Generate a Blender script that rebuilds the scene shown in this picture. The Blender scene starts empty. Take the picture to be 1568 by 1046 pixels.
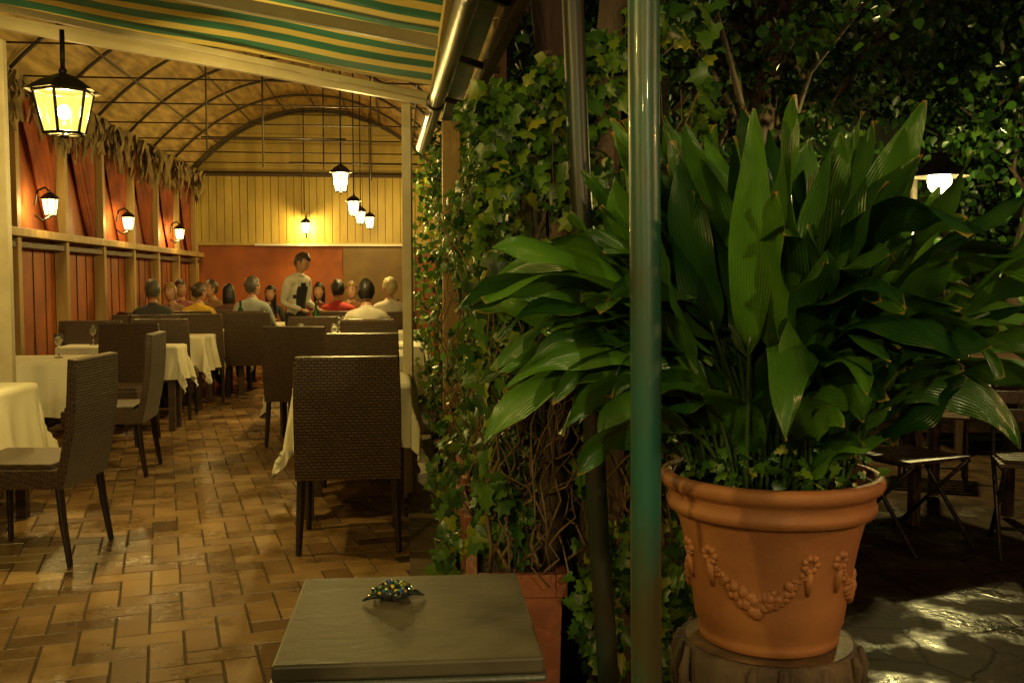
import bpy, math, random
import numpy as np
from mathutils import Vector, Matrix, noise
random.seed(7); rng=np.random.default_rng(7)
D=bpy.data; S=bpy.context.scene
R=random.uniform
WARM=(1.0,0.70,0.20)

# ------------------------------------------------------------ materials
def newmat(name):
    m=D.materials.new(name); m.use_nodes=True
    nt=m.node_tree; b=nt.nodes['Principled BSDF']
    return m,nt,b
def lnk(nt,a,b): nt.links.new(a,b)
def mk(name,c1,c2=None,scale=6,rough=.6,bump=.15,bscale=40,metal=0,stretch=(1,1,1),rvar=.1,dist=.01,trans=0,spec=.5,coat=0):
    m,nt,b=newmat(name); N=nt.nodes
    c2=c2 or tuple(x*.6 for x in c1)
    tc=N.new('ShaderNodeTexCoord'); mp=N.new('ShaderNodeMapping'); mp.inputs['Scale'].default_value=stretch
    lnk(nt,tc.outputs['Object'],mp.inputs[0])
    n=N.new('ShaderNodeTexNoise'); n.inputs['Scale'].default_value=scale; n.inputs['Detail'].default_value=6
    lnk(nt,mp.outputs[0],n.inputs[0])
    r=N.new('ShaderNodeValToRGB'); r.color_ramp.elements[0].position=.35; r.color_ramp.elements[1].position=.68
    r.color_ramp.elements[0].color=(*c2,1); r.color_ramp.elements[1].color=(*c1,1)
    lnk(nt,n.outputs[0],r.inputs[0]); lnk(nt,r.outputs[0],b.inputs['Base Color'])
    mr=N.new('ShaderNodeMapRange'); mr.inputs['To Min'].default_value=max(.02,rough-rvar); mr.inputs['To Max'].default_value=min(1,rough+rvar)
    lnk(nt,n.outputs[0],mr.inputs[0]); lnk(nt,mr.outputs[0],b.inputs['Roughness'])
    b.inputs['Metallic'].default_value=metal
    b.inputs['Specular IOR Level'].default_value=spec
    b.inputs['Coat Weight'].default_value=coat
    if bump:
        n2=N.new('ShaderNodeTexNoise'); n2.inputs['Scale'].default_value=bscale; n2.inputs['Detail'].default_value=4
        lnk(nt,mp.outputs[0],n2.inputs[0])
        bp=N.new('ShaderNodeBump'); bp.inputs['Strength'].default_value=bump; bp.inputs['Distance'].default_value=dist
        lnk(nt,n2.outputs[0],bp.inputs['Height']); lnk(nt,bp.outputs[0],b.inputs['Normal'])
    if trans:
        t=N.new('ShaderNodeBsdfTranslucent'); lnk(nt,r.outputs[0],t.inputs[0])
        mx=N.new('ShaderNodeMixShader'); mx.inputs[0].default_value=trans
        lnk(nt,b.outputs[0],mx.inputs[1]); lnk(nt,t.outputs[0],mx.inputs[2])
        lnk(nt,mx.outputs[0],N['Material Output'].inputs[0])
    return m
def leafmat(name,cols,rough=.4,trans=.25,spec=.5):
    m,nt,b=newmat(name); N=nt.nodes
    a=N.new('ShaderNodeAttribute'); a.attribute_name='rnd'
    r=N.new('ShaderNodeValToRGB'); cr=r.color_ramp
    cr.elements[0].color=(*cols[0],1); cr.elements[1].color=(*cols[-1],1); cr.elements[0].position=0; cr.elements[1].position=1
    for i,c in enumerate(cols[1:-1]):
        e=cr.elements.new((i+1)/(len(cols)-1)); e.color=(*c,1)
    lnk(nt,a.outputs['Fac'],r.inputs[0]); lnk(nt,r.outputs[0],b.inputs['Base Color']); b.inputs['Roughness'].default_value=rough
    b.inputs['Specular IOR Level'].default_value=spec
    if trans:
        t=N.new('ShaderNodeBsdfTranslucent'); lnk(nt,r.outputs[0],t.inputs[0])
        mx=N.new('ShaderNodeMixShader'); mx.inputs[0].default_value=trans
        lnk(nt,b.outputs[0],mx.inputs[1]); lnk(nt,t.outputs[0],mx.inputs[2]); lnk(nt,mx.outputs[0],N['Material Output'].inputs[0])
    return m

def wickermat():
    m,nt,b=newmat('wicker_weave'); N=nt.nodes
    tc=N.new('ShaderNodeTexCoord'); sp=N.new('ShaderNodeSeparateXYZ'); lnk(nt,tc.outputs['Object'],sp.inputs[0])
    ad=N.new('ShaderNodeMath'); ad.operation='ADD'; lnk(nt,sp.outputs[0],ad.inputs[0]); lnk(nt,sp.outputs[1],ad.inputs[1])
    ad2=N.new('ShaderNodeMath'); ad2.operation='ADD'; lnk(nt,sp.outputs[2],ad2.inputs[0])
    y2=N.new('ShaderNodeMath'); y2.operation='MULTIPLY'; y2.inputs[1].default_value=.6; lnk(nt,sp.outputs[1],y2.inputs[0]); lnk(nt,y2.outputs[0],ad2.inputs[1])
    cb=N.new('ShaderNodeCombineXYZ'); lnk(nt,ad.outputs[0],cb.inputs[0]); lnk(nt,ad2.outputs[0],cb.inputs[1])
    br=N.new('ShaderNodeTexBrick'); br.inputs['Scale'].default_value=1; br.inputs['Brick Width'].default_value=.030; br.inputs['Row Height'].default_value=.0135
    br.inputs['Mortar Size'].default_value=.0030; br.inputs['Mortar Smooth'].default_value=.6
    br.inputs['Color1'].default_value=(.130,.080,.047,1); br.inputs['Color2'].default_value=(.085,.052,.032,1); br.inputs['Mortar'].default_value=(.014,.010,.008,1)
    lnk(nt,cb.outputs[0],br.inputs[0]); lnk(nt,br.outputs[0],b.inputs['Base Color'])
    b.inputs['Roughness'].default_value=.42
    iv=N.new('ShaderNodeMath'); iv.operation='SUBTRACT'; iv.inputs[0].default_value=1; lnk(nt,br.outputs['Fac'],iv.inputs[1])
    bp=N.new('ShaderNodeBump'); bp.inputs['Strength'].default_value=.8; bp.inputs['Distance'].default_value=.004
    lnk(nt,iv.outputs[0],bp.inputs['Height']); lnk(nt,bp.outputs[0],b.inputs['Normal'])
    return m
def tilemat():
    m,nt,b=newmat('terracotta_paver'); N=nt.nodes
    a=N.new('ShaderNodeAttribute'); a.attribute_name='rnd'
    r=N.new('ShaderNodeValToRGB'); cr=r.color_ramp
    for e,p,c in zip([cr.elements[0],cr.elements[1]],[0,1],[(.13,.072,.030),(.38,.24,.10)]): e.position=p; e.color=(*c,1)
    e=cr.elements.new(.5); e.color=(.26,.150,.060,1)
    lnk(nt,a.outputs['Fac'],r.inputs[0])
    tc=N.new('ShaderNodeTexCoord'); n=N.new('ShaderNodeTexNoise'); n.inputs['Scale'].default_value=3; n.inputs['Detail'].default_value=8; n.inputs['Roughness'].default_value=.65
    lnk(nt,tc.outputs['Object'],n.inputs[0])
    hs=N.new('ShaderNodeHueSaturation'); mr=N.new('ShaderNodeMapRange'); mr.inputs['From Min'].default_value=.3; mr.inputs['From Max'].default_value=.7; mr.inputs['To Min'].default_value=.5; mr.inputs['To Max'].default_value=1.35
    lnk(nt,n.outputs[0],mr.inputs[0]); lnk(nt,mr.outputs[0],hs.inputs['Value']); lnk(nt,r.outputs[0],hs.inputs['Color']); lnk(nt,hs.outputs[0],b.inputs['Base Color'])
    mr2=N.new('ShaderNodeMapRange'); mr2.inputs['From Min'].default_value=.35; mr2.inputs['From Max'].default_value=.65; mr2.inputs['To Min'].default_value=.18; mr2.inputs['To Max'].default_value=.46
    lnk(nt,n.outputs[0],mr2.inputs[0]); lnk(nt,mr2.outputs[0],b.inputs['Roughness'])
    n2=N.new('ShaderNodeTexNoise'); n2.inputs['Scale'].default_value=45; n2.inputs['Detail'].default_value=5; lnk(nt,tc.outputs['Object'],n2.inputs[0])
    bp=N.new('ShaderNodeBump'); bp.inputs['Strength'].default_value=.35; bp.inputs['Distance'].default_value=.006
    lnk(nt,n2.outputs[0],bp.inputs['Height']); lnk(nt,bp.outputs[0],b.inputs['Normal'])
    return m
def wetmat():
    m,nt,b=newmat('wet_stone_paving'); N=nt.nodes
    tc=N.new('ShaderNodeTexCoord'); v=N.new('ShaderNodeTexVoronoi'); v.feature='DISTANCE_TO_EDGE'; v.inputs['Scale'].default_value=3.4
    n=N.new('ShaderNodeTexNoise'); n.inputs['Scale'].default_value=5; n.inputs['Detail'].default_value=8
    mxv=N.new('ShaderNodeMix'); mxv.data_type='RGBA'; mxv.inputs[0].default_value=.12
    lnk(nt,tc.outputs['Object'],mxv.inputs[6]); lnk(nt,tc.outputs['Object'],n.inputs[0]); lnk(nt,n.outputs[1],mxv.inputs[7]); lnk(nt,mxv.outputs[2],v.inputs[0])
    r=N.new('ShaderNodeValToRGB'); r.color_ramp.elements[0].position=.3; r.color_ramp.elements[1].position=.7
    r.color_ramp.elements[0].color=(.012,.007,.004,1); r.color_ramp.elements[1].color=(.042,.024,.012,1)
    lnk(nt,n.outputs[0],r.inputs[0])
    cr=N.new('ShaderNodeMapRange'); cr.inputs['From Max'].default_value=.04; cr.inputs['To Min'].default_value=.45
    lnk(nt,v.outputs[0],cr.inputs[0])
    ml=N.new('ShaderNodeMix'); ml.data_type='RGBA'; ml.blend_type='MULTIPLY'; ml.inputs[0].default_value=1
    lnk(nt,r.outputs[0],ml.inputs[6]); lnk(nt,cr.outputs[0],ml.inputs[7]); lnk(nt,ml.outputs[2],b.inputs['Base Color'])
    n3=N.new('ShaderNodeTexNoise'); n3.inputs['Scale'].default_value=3.0; n3.inputs['Detail'].default_value=7; lnk(nt,tc.outputs['Object'],n3.inputs[0])
    mr=N.new('ShaderNodeMapRange'); mr.inputs['From Min'].default_value=.38; mr.inputs['From Max'].default_value=.50; mr.inputs['To Min'].default_value=.20; mr.inputs['To Max'].default_value=.60
    lnk(nt,n3.outputs[0],mr.inputs[0]); lnk(nt,mr.outputs[0],b.inputs['Roughness'])
    mr3=N.new('ShaderNodeMapRange'); mr3.inputs['From Min'].default_value=.38; mr3.inputs['From Max'].default_value=.50; mr3.inputs['To Min'].default_value=.22; mr3.inputs['To Max'].default_value=.02
    lnk(nt,n3.outputs[0],mr3.inputs[0]); lnk(nt,mr3.outputs[0],b.inputs['Specular IOR Level'])
    n2=N.new('ShaderNodeTexNoise'); n2.inputs['Scale'].default_value=28; n2.inputs['Detail'].default_value=5; lnk(nt,tc.outputs['Object'],n2.inputs[0])
    ad=N.new('ShaderNodeMath'); ad.operation='ADD'; lnk(nt,n2.outputs[0],ad.inputs[0]); lnk(nt,cr.outputs[0],ad.inputs[1])
    bp=N.new('ShaderNodeBump'); bp.inputs['Strength'].default_value=.4; bp.inputs['Distance'].default_value=.010
    lnk(nt,ad.outputs[0],bp.inputs['Height']); lnk(nt,bp.outputs[0],b.inputs['Normal'])
    return m
def glassmat(name,strength,col=(1,.72,.30),f=.45):
    m,nt,b=newmat(name); N=nt.nodes; N.remove(b)
    t=N.new('ShaderNodeBsdfTransparent'); e=N.new('ShaderNodeEmission'); e.inputs[0].default_value=(*col,1); e.inputs[1].default_value=strength
    x=N.new('ShaderNodeMixShader'); x.inputs[0].default_value=f
    lnk(nt,t.outputs[0],x.inputs[1]); lnk(nt,e.outputs[0],x.inputs[2]); lnk(nt,x.outputs[0],N['Material Output'].inputs[0])
    m.cycles.emission_sampling='NONE'; return m
def aspmat():
    m,nt,b=newmat('aspidistra_leaf'); N=nt.nodes
    uv=N.new('ShaderNodeAttribute'); uv.attribute_name='luv'
    sp=N.new('ShaderNodeSeparateXYZ'); lnk(nt,uv.outputs['Vector'],sp.inputs[0])
    tc=N.new('ShaderNodeTexCoord'); n=N.new('ShaderNodeTexNoise'); n.inputs['Scale'].default_value=9; n.inputs['Detail'].default_value=6
    lnk(nt,tc.outputs['Object'],n.inputs[0])
    w=N.new('ShaderNodeMath'); w.operation='MULTIPLY'; w.inputs[1].default_value=48; lnk(nt,sp.outputs[0],w.inputs[0])
    s=N.new('ShaderNodeMath'); s.operation='SINE'; lnk(nt,w.outputs[0],s.inputs[0])
    base=N.new('ShaderNodeValToRGB'); base.color_ramp.elements[0].color=(.012,.052,.009,1); base.color_ramp.elements[1].color=(.085,.22,.018,1)
    mm=N.new('ShaderNodeMath'); mm.operation='MULTIPLY_ADD'; mm.inputs[1].default_value=.04; lnk(nt,s.outputs[0],mm.inputs[0]); lnk(nt,sp.outputs[2],mm.inputs[2])
    nn=N.new('ShaderNodeMath'); nn.operation='MULTIPLY_ADD'; nn.inputs[1].default_value=.8; nn.inputs[2].default_value=-.4; lnk(nt,n.outputs[0],nn.inputs[0])
    m3=N.new('ShaderNodeMath'); m3.operation='ADD'; lnk(nt,mm.outputs[0],m3.inputs[0]); lnk(nt,nn.outputs[0],m3.inputs[1])
    lnk(nt,m3.outputs[0],base.inputs[0])
    ab=N.new('ShaderNodeMath'); ab.operation='ABSOLUTE'; lnk(nt,sp.outputs[0],ab.inputs[0])
    p0=N.new('ShaderNodeMath'); p0.operation='POWER'; p0.inputs[1].default_value=7; lnk(nt,ab.outputs[0],p0.inputs[0])
    e1=N.new('ShaderNodeMath'); e1.operation='MULTIPLY'; e1.inputs[1].default_value=.36; lnk(nt,p0.outputs[0],e1.inputs[0])
    p=N.new('ShaderNodeMath'); p.operation='POWER'; p.inputs[1].default_value=22; lnk(nt,sp.outputs[1],p.inputs[0])
    ph=N.new('ShaderNodeMath'); ph.operation='MULTIPLY'; ph.inputs[1].default_value=.55; lnk(nt,p.outputs[0],ph.inputs[0])
    a1=N.new('ShaderNodeMath'); a1.operation='ADD'; lnk(nt,e1.outputs[0],a1.inputs[0]); lnk(nt,ph.outputs[0],a1.inputs[1])
    a2=N.new('ShaderNodeMath'); a2.operation='ADD'; lnk(nt,a1.outputs[0],a2.inputs[0]); lnk(nt,n.outputs[0],a2.inputs[1])
    mr=N.new('ShaderNodeMapRange'); mr.inputs['From Min'].default_value=.92; mr.inputs['From Max'].default_value=1.08; lnk(nt,a2.outputs[0],mr.inputs[0])
    br=N.new('ShaderNodeMix'); br.data_type='RGBA'; br.inputs[7].default_value=(.30,.22,.045,1)
    lnk(nt,mr.outputs[0],br.inputs[0]); lnk(nt,base.outputs[0],br.inputs[6]); lnk(nt,br.outputs[2],b.inputs['Base Color'])
    b.inputs['Roughness'].default_value=.30
    bp=N.new('ShaderNodeBump'); bp.inputs['Strength'].default_value=.25; bp.inputs['Distance'].default_value=.002; lnk(nt,s.outputs[0],bp.inputs['Height']); lnk(nt,bp.outputs[0],b.inputs['Normal'])
    t=N.new('ShaderNodeBsdfTranslucent'); lnk(nt,br.outputs[2],t.inputs[0])
    mx=N.new('ShaderNodeMixShader'); mx.inputs[0].default_value=.22
    lnk(nt,b.outputs[0],mx.inputs[1]); lnk(nt,t.outputs[0],mx.inputs[2]); lnk(nt,mx.outputs[0],N['Material Output'].inputs[0])
    return m

WICK=wickermat()
CHLEG=mk('dark_chair_leg',(.03,.02,.015),(.018,.012,.01),rough=.4)
CLOTH=mk('ivory_tablecloth',(.84,.81,.64),(.76,.72,.54),3,.85,.25,180,dist=.002)
WOODD=mk('dark_wood',(.09,.05,.025),(.04,.022,.012),4,.5,.3,30,stretch=(1,1,8))
CREAM=mk('cream_painted_steel',(.60,.54,.36),(.46,.40,.25),5,.45,.1,60)
GREYB=mk('grey_painted_beam',(.36,.33,.24),(.24,.22,.16),5,.5,.1,60)
ORANGE=mk('orange_wall',(.42,.110,.020),(.20,.045,.010),2,.6,.15,20)
CURT=mk('rust_curtain',(.36,.080,.016),(.15,.030,.009),3,.8,.1,60)
YBOARD=mk('ochre_board',(.54,.41,.10),(.34,.24,.055),3,.6,.25,30,stretch=(1,1,.3))
POSTW=mk('ochre_wood_post',(.42,.28,.10),(.26,.16,.055),4,.6,.25,30,stretch=(3,3,.3))
ROOFM=mk('reed_mat_roof',(.55,.38,.12),(.24,.15,.045),5,.8,.5,50,stretch=(3,.4,3),dist=.02)
RIB=mk('rib_metal',(.05,.035,.02),(.03,.02,.012),6,.5)
IRON=mk('lantern_iron',(.03,.025,.018),(.015,.012,.01),20,.4,metal=.3)
RAG=mk('dried_valance',(.30,.22,.09),(.13,.09,.035),8,.9,.3,40)
AWY=mk('awning_yellow',(.90,.76,.24),(.82,.66,.18),4,.8,.1,100)
AWG=mk('awning_green',(.03,.26,.18),(.015,.17,.13),4,.8,.1,100)
TEAL=mk('green_painted_pole',(.015,.10,.075),(.055,.05,.022),9,.38,.5,25,stretch=(1,1,.35),dist=.004,coat=.1)
DKPOLE=mk('dark_green_pole',(.010,.045,.038),(.03,.022,.012),7,.40,.4,25,stretch=(1,1,.3),dist=.004)
PIPE=mk('olive_pipe',(.12,.12,.05),(.05,.045,.02),5,.4,.15,30)
TERRA=mk('terracotta_clay',(.42,.175,.062),(.26,.098,.036),4,.62,.3,60,dist=.004)
TERRA2=mk('planter_clay',(.28,.09,.04),(.18,.055,.028),4,.6,.2,60)
BARK=mk('bark',(.12,.08,.05),(.035,.024,.016),7,.85,.9,18,stretch=(1,1,.25),dist=.03)
STEM=mk('vine_stem',(.20,.13,.055),(.08,.05,.025),8,.8,.4,40)
SOIL=mk('soil',(.04,.028,.018),(.015,.01,.008),20,.9,.8,50,dist=.02)
GROUT=mk('grout',(.085,.055,.026),(.045,.03,.015),10,.8,.3,60)
GROUND=mk('ground_soil',(.04,.035,.025),(.02,.018,.012),1,.9,.4,10)
TOPW=mk('worn_grey_tabletop',(.115,.10,.066),(.022,.020,.014),5,.55,.35,45,stretch=(.9,1.2,1),rvar=.2,dist=.003,spec=.35)
EDGE=mk('table_edge',(.10,.11,.095),(.045,.05,.045),8,.35)
WOODS=mk('garden_wood',(.07,.042,.022),(.035,.02,.012),4,.35,.2,30,stretch=(6,1,1))
CUTW=mk('stump_cut_wood',(.15,.09,.04),(.07,.04,.02),14,.6,.4,30)
STONE=mk('kerb_stone',(.17,.12,.07),(.09,.065,.04),5,.6,.4,30)
WHITE=mk('white_strip',(.7,.66,.55),(.6,.55,.45),5,.6,0)
TILE=tilemat(); WET=wetmat(); ASP=aspmat()
PANE=glassmat('lantern_pane',2.4,(1,.76,.12),.45)
PANEB=glassmat('lantern_pane_far',6,(1,.80,.28),.5)
BULB=glassmat('bulb_glass',30,(1,.85,.5),.5)
IVY=leafmat('ivy_leaf',[(.016,.050,.009),(.045,.125,.014),(.105,.21,.018),(.32,.34,.03)],.36,.22)
CAN=leafmat('canopy_leaf',[(.008,.024,.005),(.024,.070,.009),(.08,.15,.016)],.4,.35)
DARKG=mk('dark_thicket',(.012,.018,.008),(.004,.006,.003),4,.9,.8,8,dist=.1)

# ------------------------------------------------------------ mesh builder
class MB:
    def __init__(s): s.v=[];s.f=[];s.m=[];s.s=[];s.mats=[]
    def mi(s,mat):
        if mat not in s.mats: s.mats.append(mat)
        return s.mats.index(mat)
    def add(s,vs,fs,mat,smooth=False,M=None):
        o=len(s.v); k=s.mi(mat) if not isinstance(mat,list) else None
        for p in vs: s.v.append(tuple(M@Vector(p)) if M else tuple(p))
        for i,f in enumerate(fs):
            s.f.append([o+a for a in f]); s.m.append(k if k is not None else s.mi(mat[i])); s.s.append(smooth)
    def box(s,c,d,mat,M=None,top=1.0):
        x,y,z=[a/2 for a in d]; cx,cy,cz=c
        vs=[(cx+i*x*(top if k>0 else 1),cy+j*y*(top if k>0 else 1),cz+k*z) for k in(-1,1) for j in(-1,1) for i in(-1,1)]
        s.add(vs,[(0,2,3,1),(4,5,7,6),(0,1,5,4),(2,6,7,3),(0,4,6,2),(1,3,7,5)],mat,False,M)
    def tube(s,pts,rad,mat,seg=8,M=None,smooth=True,flat=1.0):
        pts=[Vector(p) for p in pts]; n=len(pts)
        if not hasattr(rad,'__len__'): rad=[rad]*n
        vs=[];fs=[]; up=None
        for i,p in enumerate(pts):
            t=(pts[min(i+1,n-1)]-pts[max(i-1,0)]).normalized()
            if up is None:
                up=Vector((1,0,0)) if abs(t.x)<.8 else Vector((0,1,0))
            a=(up-t*up.dot(t)).normalized(); b=t.cross(a); up=a
            for k in range(seg):
                an=2*math.pi*k/seg
                vs.append(p+a*math.cos(an)*rad[i]+b*math.sin(an)*rad[i]*flat)
        for i in range(n-1):
            for k in range(seg):
                k2=(k+1)%seg; fs.append((i*seg+k,i*seg+k2,(i+1)*seg+k2,(i+1)*seg+k))
        fs.append(tuple(range(seg-1,-1,-1))); fs.append(tuple((n-1)*seg+k for k in range(seg)))
        s.add(vs,fs,mat,smooth,M)
    def lathe(s,prof,mat,seg=32,M=None,smooth=True,wob=0):
        vs=[];fs=[]; n=len(prof)
        for r,z in prof:
            for k in range(seg):
                a=2*math.pi*k/seg; rr=r*(1+wob*math.sin(a*5+1)+wob*.6*math.sin(a*11))
                vs.append((rr*math.cos(a),rr*math.sin(a),z))
        for i in range(n-1):
            for k in range(seg):
                k2=(k+1)%seg; fs.append((i*seg+k,i*seg+k2,(i+1)*seg+k2,(i+1)*seg+k))
        fs.append(tuple(range(seg-1,-1,-1))); fs.append(tuple((n-1)*seg+k for k in range(seg)))
        s.add(vs,fs,mat,smooth,M)
    def ball(s,c,r,mat,seg=12,ring=8,M=None):
        if not hasattr(r,'__len__'): r=(r,r,r)
        vs=[(c[0],c[1],c[2]-r[2])];fs=[]
        for i in range(1,ring):
            ph=-math.pi/2+math.pi*i/ring
            for k in range(seg):
                a=2*math.pi*k/seg; vs.append((c[0]+r[0]*math.cos(ph)*math.cos(a),c[1]+r[1]*math.cos(ph)*math.sin(a),c[2]+r[2]*math.sin(ph)))
        vs.append((c[0],c[1],c[2]+r[2])); L=len(vs)-1
        for k in range(seg):
            k2=(k+1)%seg; fs.append((0,1+k2,1+k)); fs.append((L,L-seg+k,L-seg+k2))
        for i in range(ring-2):
            for k in range(seg):
                k2=(k+1)%seg; b=1+i*seg; fs.append((b+k,b+k2,b+seg+k2,b+seg+k))
        s.add(vs,fs,mat,True,M)
    def mesh(s,name):
        me=D.meshes.new(name); me.from_pydata(s.v,[],s.f); 
        for m in s.mats: me.materials.append(m)
        me.polygons.foreach_set('material_index',s.m); me.polygons.foreach_set('use_smooth',s.s); me.update(); return me
    def obj(s,name,loc=(0,0,0),rz=0,bevel=0):
        return place(s.mesh(name),name,loc,rz,bevel)
def place(me,name,loc=(0,0,0),rz=0,bevel=0):
    o=D.objects.new(name,me); S.collection.objects.link(o); o.location=loc; o.rotation_euler=(0,0,rz)
    if bevel:
        b=o.modifiers.new('bevel','BEVEL'); b.width=bevel; b.segments=2; b.limit_method='ANGLE'
    return o

# ------------------------------------------------------------ ground & floors
g=MB(); g.add([(-70,-70,-.03),(70,-70,-.03),(70,70,-.03),(-70,70,-.03)],[(0,1,2,3)],GROUND); g.obj('ground')
g=MB(); g.add([(.27,-1,-.012),(12,-1,-.012),(12,12,-.012),(.27,12,-.012)],[(0,1,2,3)],WET); g.obj('terrace_paving')
fb=MB(); fb.add([(-5.2,-1,-.005),(.13,-1,-.005),(.13,16.4,-.005),(-5.2,16.4,-.005)],[(0,1,2,3)],GROUT)
c=.122; ang=math.radians(13); ca,sa=math.cos(ang),math.sin(ang); rn=[0.0]*4
for i in range(-60,74):
    for j in range(-30,160):
        k=(i-j)%4
        if k==0: w,h=2*c,c
        elif k==3: w,h=c,2*c
        else: continue
        x0,y0=i*c-3,j*c
        cx,cy=x0+w/2,y0+h/2
        X=cx*ca-cy*sa; Y=cx*sa+cy*ca
        if not(-3.35<X<.02 and .3<Y<16.2): continue
        g2=.0022+R(0,.0014); b=.003; z=R(-.001,.001); vs=[]; jr=R(-.006,.006)
        for (ex,zz) in ((g2,-.007),(g2+b,z)):
            for (px,py) in ((x0+ex,y0+ex),(x0+w-ex,y0+ex),(x0+w-ex,y0+h-ex),(x0+ex,y0+h-ex)):
                px,py=px-(py-cy)*jr,py+(px-cx)*jr
                vs.append((px*ca-py*sa,px*sa+py*ca,zz+(R(-.0009,.0009) if zz==z else 0)))
        fb.add(vs,[(4,5,6,7),(0,1,5,4),(1,2,6,5),(2,3,7,6),(3,0,4,7)],TILE)
        rn+= [min(1,max(0,random.gauss(.5,.26)))]*8
fo=fb.obj('paver_floor'); at=fo.data.attributes.new('rnd','FLOAT','POINT'); at.data.foreach_set('value',rn)
kb=MB()
y=.5
while y<9:
    L=R(.35,.5); kb.box((.135,y+L/2,.004),(.21,L-.008,.03),STONE); y+=L
kb.obj('floor_kerb',bevel=.004)

# ------------------------------------------------------------ left wall
XL=-3.2
lw=MB()
lw.box((XL-.08,11.2,1.45),(.04,10.6,3.1),ORANGE)
ys=[6.3+1.2*i for i in range(9)]
for y in ys: 
    lw.box((XL,y,1.5),(.11,.085,3.0),POSTW)
lw.box((XL+.02,11.1,1.72),(.16,10.4,.07),POSTW); lw.box((XL+.02,11.1,1.62),(.05,10.4,.05),WOODD)
lw.box((XL,11.1,2.98),(.14,10.4,.10),POSTW); lw.box((XL+.01,11.1,.12),(.06,10.4,.2),WOODD)
for y in ys[:-1]:
    for q in range(1,4): lw.box((XL-.055,y+.3*q,.9),(.010,.010,1.4),WOODD)
lw.obj('left_wall',bevel=.004)
for bi,y0 in enumerate(ys[:-1]):
    cu=MB(); vs=[];fs=[]; ns,nt_=30,14; w=1.1
    for t in range(nt_+1):
        tt=t/nt_
        for q in range(ns+1):
            ss=q/ns; 
            yy=y0+.05+w*(1-(1-ss)*(1-.80*tt**.8))
            vs.append((XL-.02+.022*math.sin(ss*34+bi)*(.5+tt*.5)+.01*math.sin(tt*7+ss*6),yy,2.9-1.12*tt-.10*(1-ss)*tt))
    for t in range(nt_):
        for q in range(ns):
            a=t*(ns+1)+q; fs.append((a,a+1,a+ns+2,a+ns+1))
    cu.add(vs,fs,CURT,True); cu.obj('curtain')
va=MB()
va.tube([(XL+.12,6.4,2.98),(XL+.12,16.1,2.98)],.012,RIB,6)
for i in range(420):
    y=R(6.5,16.1); L=R(.12,.55)*(1 if random.random()<.6 else .6); w=R(.02,.07); x=XL+.10+R(-.05,.06); z=2.99
    a=R(-.5,.5); vs=[]; n=5; ph=R(0,6)
    for k in range(n+1):
        t=k/n; ww=w*(1-.7*t**2); aa=a+t*R(-.6,.6)
        cx=x+.03*math.sin(ph+t*4); cy=y+.05*math.sin(ph*2+t*3)*t
        vs+=[(cx-math.sin(aa)*ww,cy-math.cos(aa)*ww,z-L*t),(cx+math.sin(aa)*ww,cy+math.cos(aa)*ww,z-L*t)]
    va.add(vs,[(2*k,2*k+1,2*k+3,2*k+2) for k in range(n)],RAG,True)
va.obj('ragged_valance')

# ------------------------------------------------------------ back wall
YB=16.2; XC,HW=-1.3,1.95
def arch(x): 
    s=min(1,abs((x-XC)/HW)); return 2.99+.98*(1-s**2.2)
bw=MB()
bw.box((XC,YB+.08,.95),(3.9,.04,1.9),ORANGE)
bw.box((-.35,YB+.03,.95),(1.15,.04,1.86),mk('brown_door',(.20,.12,.035),(.13,.075,.02),3,.6))
x=XC-HW
while x<XC+HW:
    bw.box((x+.06,YB+.04+R(-.004,.004),2.43),(.112,.03,1.09),YBOARD); x+=.12
bw.box((XC,YB+.075,2.4),(3.9,.02,1.1),WOODD)
bw.box((XC,YB-.01,2.99),(3.9,.07,.06),WOODD); bw.box((XC,YB-.0,1.9),(3.9,.06,.05),YBOARD)
bw.box((-1.0,YB-.06,1.885),(2.6,.03,.035),WHITE)
gp=[(XC-HW,YB+.09,2.97)]+[(XC-HW+2*HW*i/30,YB+.09,arch(XC-HW+2*HW*i/30)+.12) for i in range(31)]+[(XC+HW,YB+.09,2.97)]
bw.add(gp,[tuple(range(len(gp)))],YBOARD)
z=3.03
while z<3.9:
    f=max(0,1-(z+.15-2.99)/.98)**(1/2.2); hw=HW*f
    f2=max(0,1-(z-2.99)/.98)**(1/2.2); hw2=HW*f2
    if hw2>.1:
        bw.add([(XC-hw2,YB+.03,z),(XC+hw2,YB+.03,z),(XC+hw,YB+.015,z+.145),(XC-hw,YB+.015,z+.145),(XC-hw2,YB+.06,z),(XC+hw2,YB+.06,z),(XC+hw,YB+.06,z+.145),(XC-hw,YB+.06,z+.145)],[(0,1,2,3),(0,4,5,1),(2,6,7,3),(1,5,6,2),(3,7,4,0)],YBOARD)
    z+=.15
bw.box((XC-HW+.03,YB-.02,1.5),(.09,.09,3.0),YBOARD); 
bw.obj('back_wall')
rf=MB(); N=26; ny=40; vs=[];fs=[]
for j in range(ny+1):
    yy=6.35+(YB+.15-6.35)*j/ny
    for i in range(N+1):
        x=XC-HW+2*HW*i/N; sag=-.035*abs(math.sin((yy-6.3)/1.2*math.pi))
        vs.append((x,yy,arch(x)+.05+sag+.012*noise.noise(Vector((x*3,yy*3,0)))+(i%2)*.012))
for j in range(ny):
    for i in range(N):
        a=j*(N+1)+i; fs.append((a,a+1,a+N+2,a+N+1))
rf.add(vs,fs,ROOFM)
for y in ys+[16.1]:
    rf.tube([(XC-HW+2*HW*i/24,y,arch(XC-HW+2*HW*i/24)+.0) for i in range(25)],.018,RIB,6)
    rf.tube([(XC-HW,y,3.0),(XC+HW,y,3.0)],.008,RIB,5)
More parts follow.
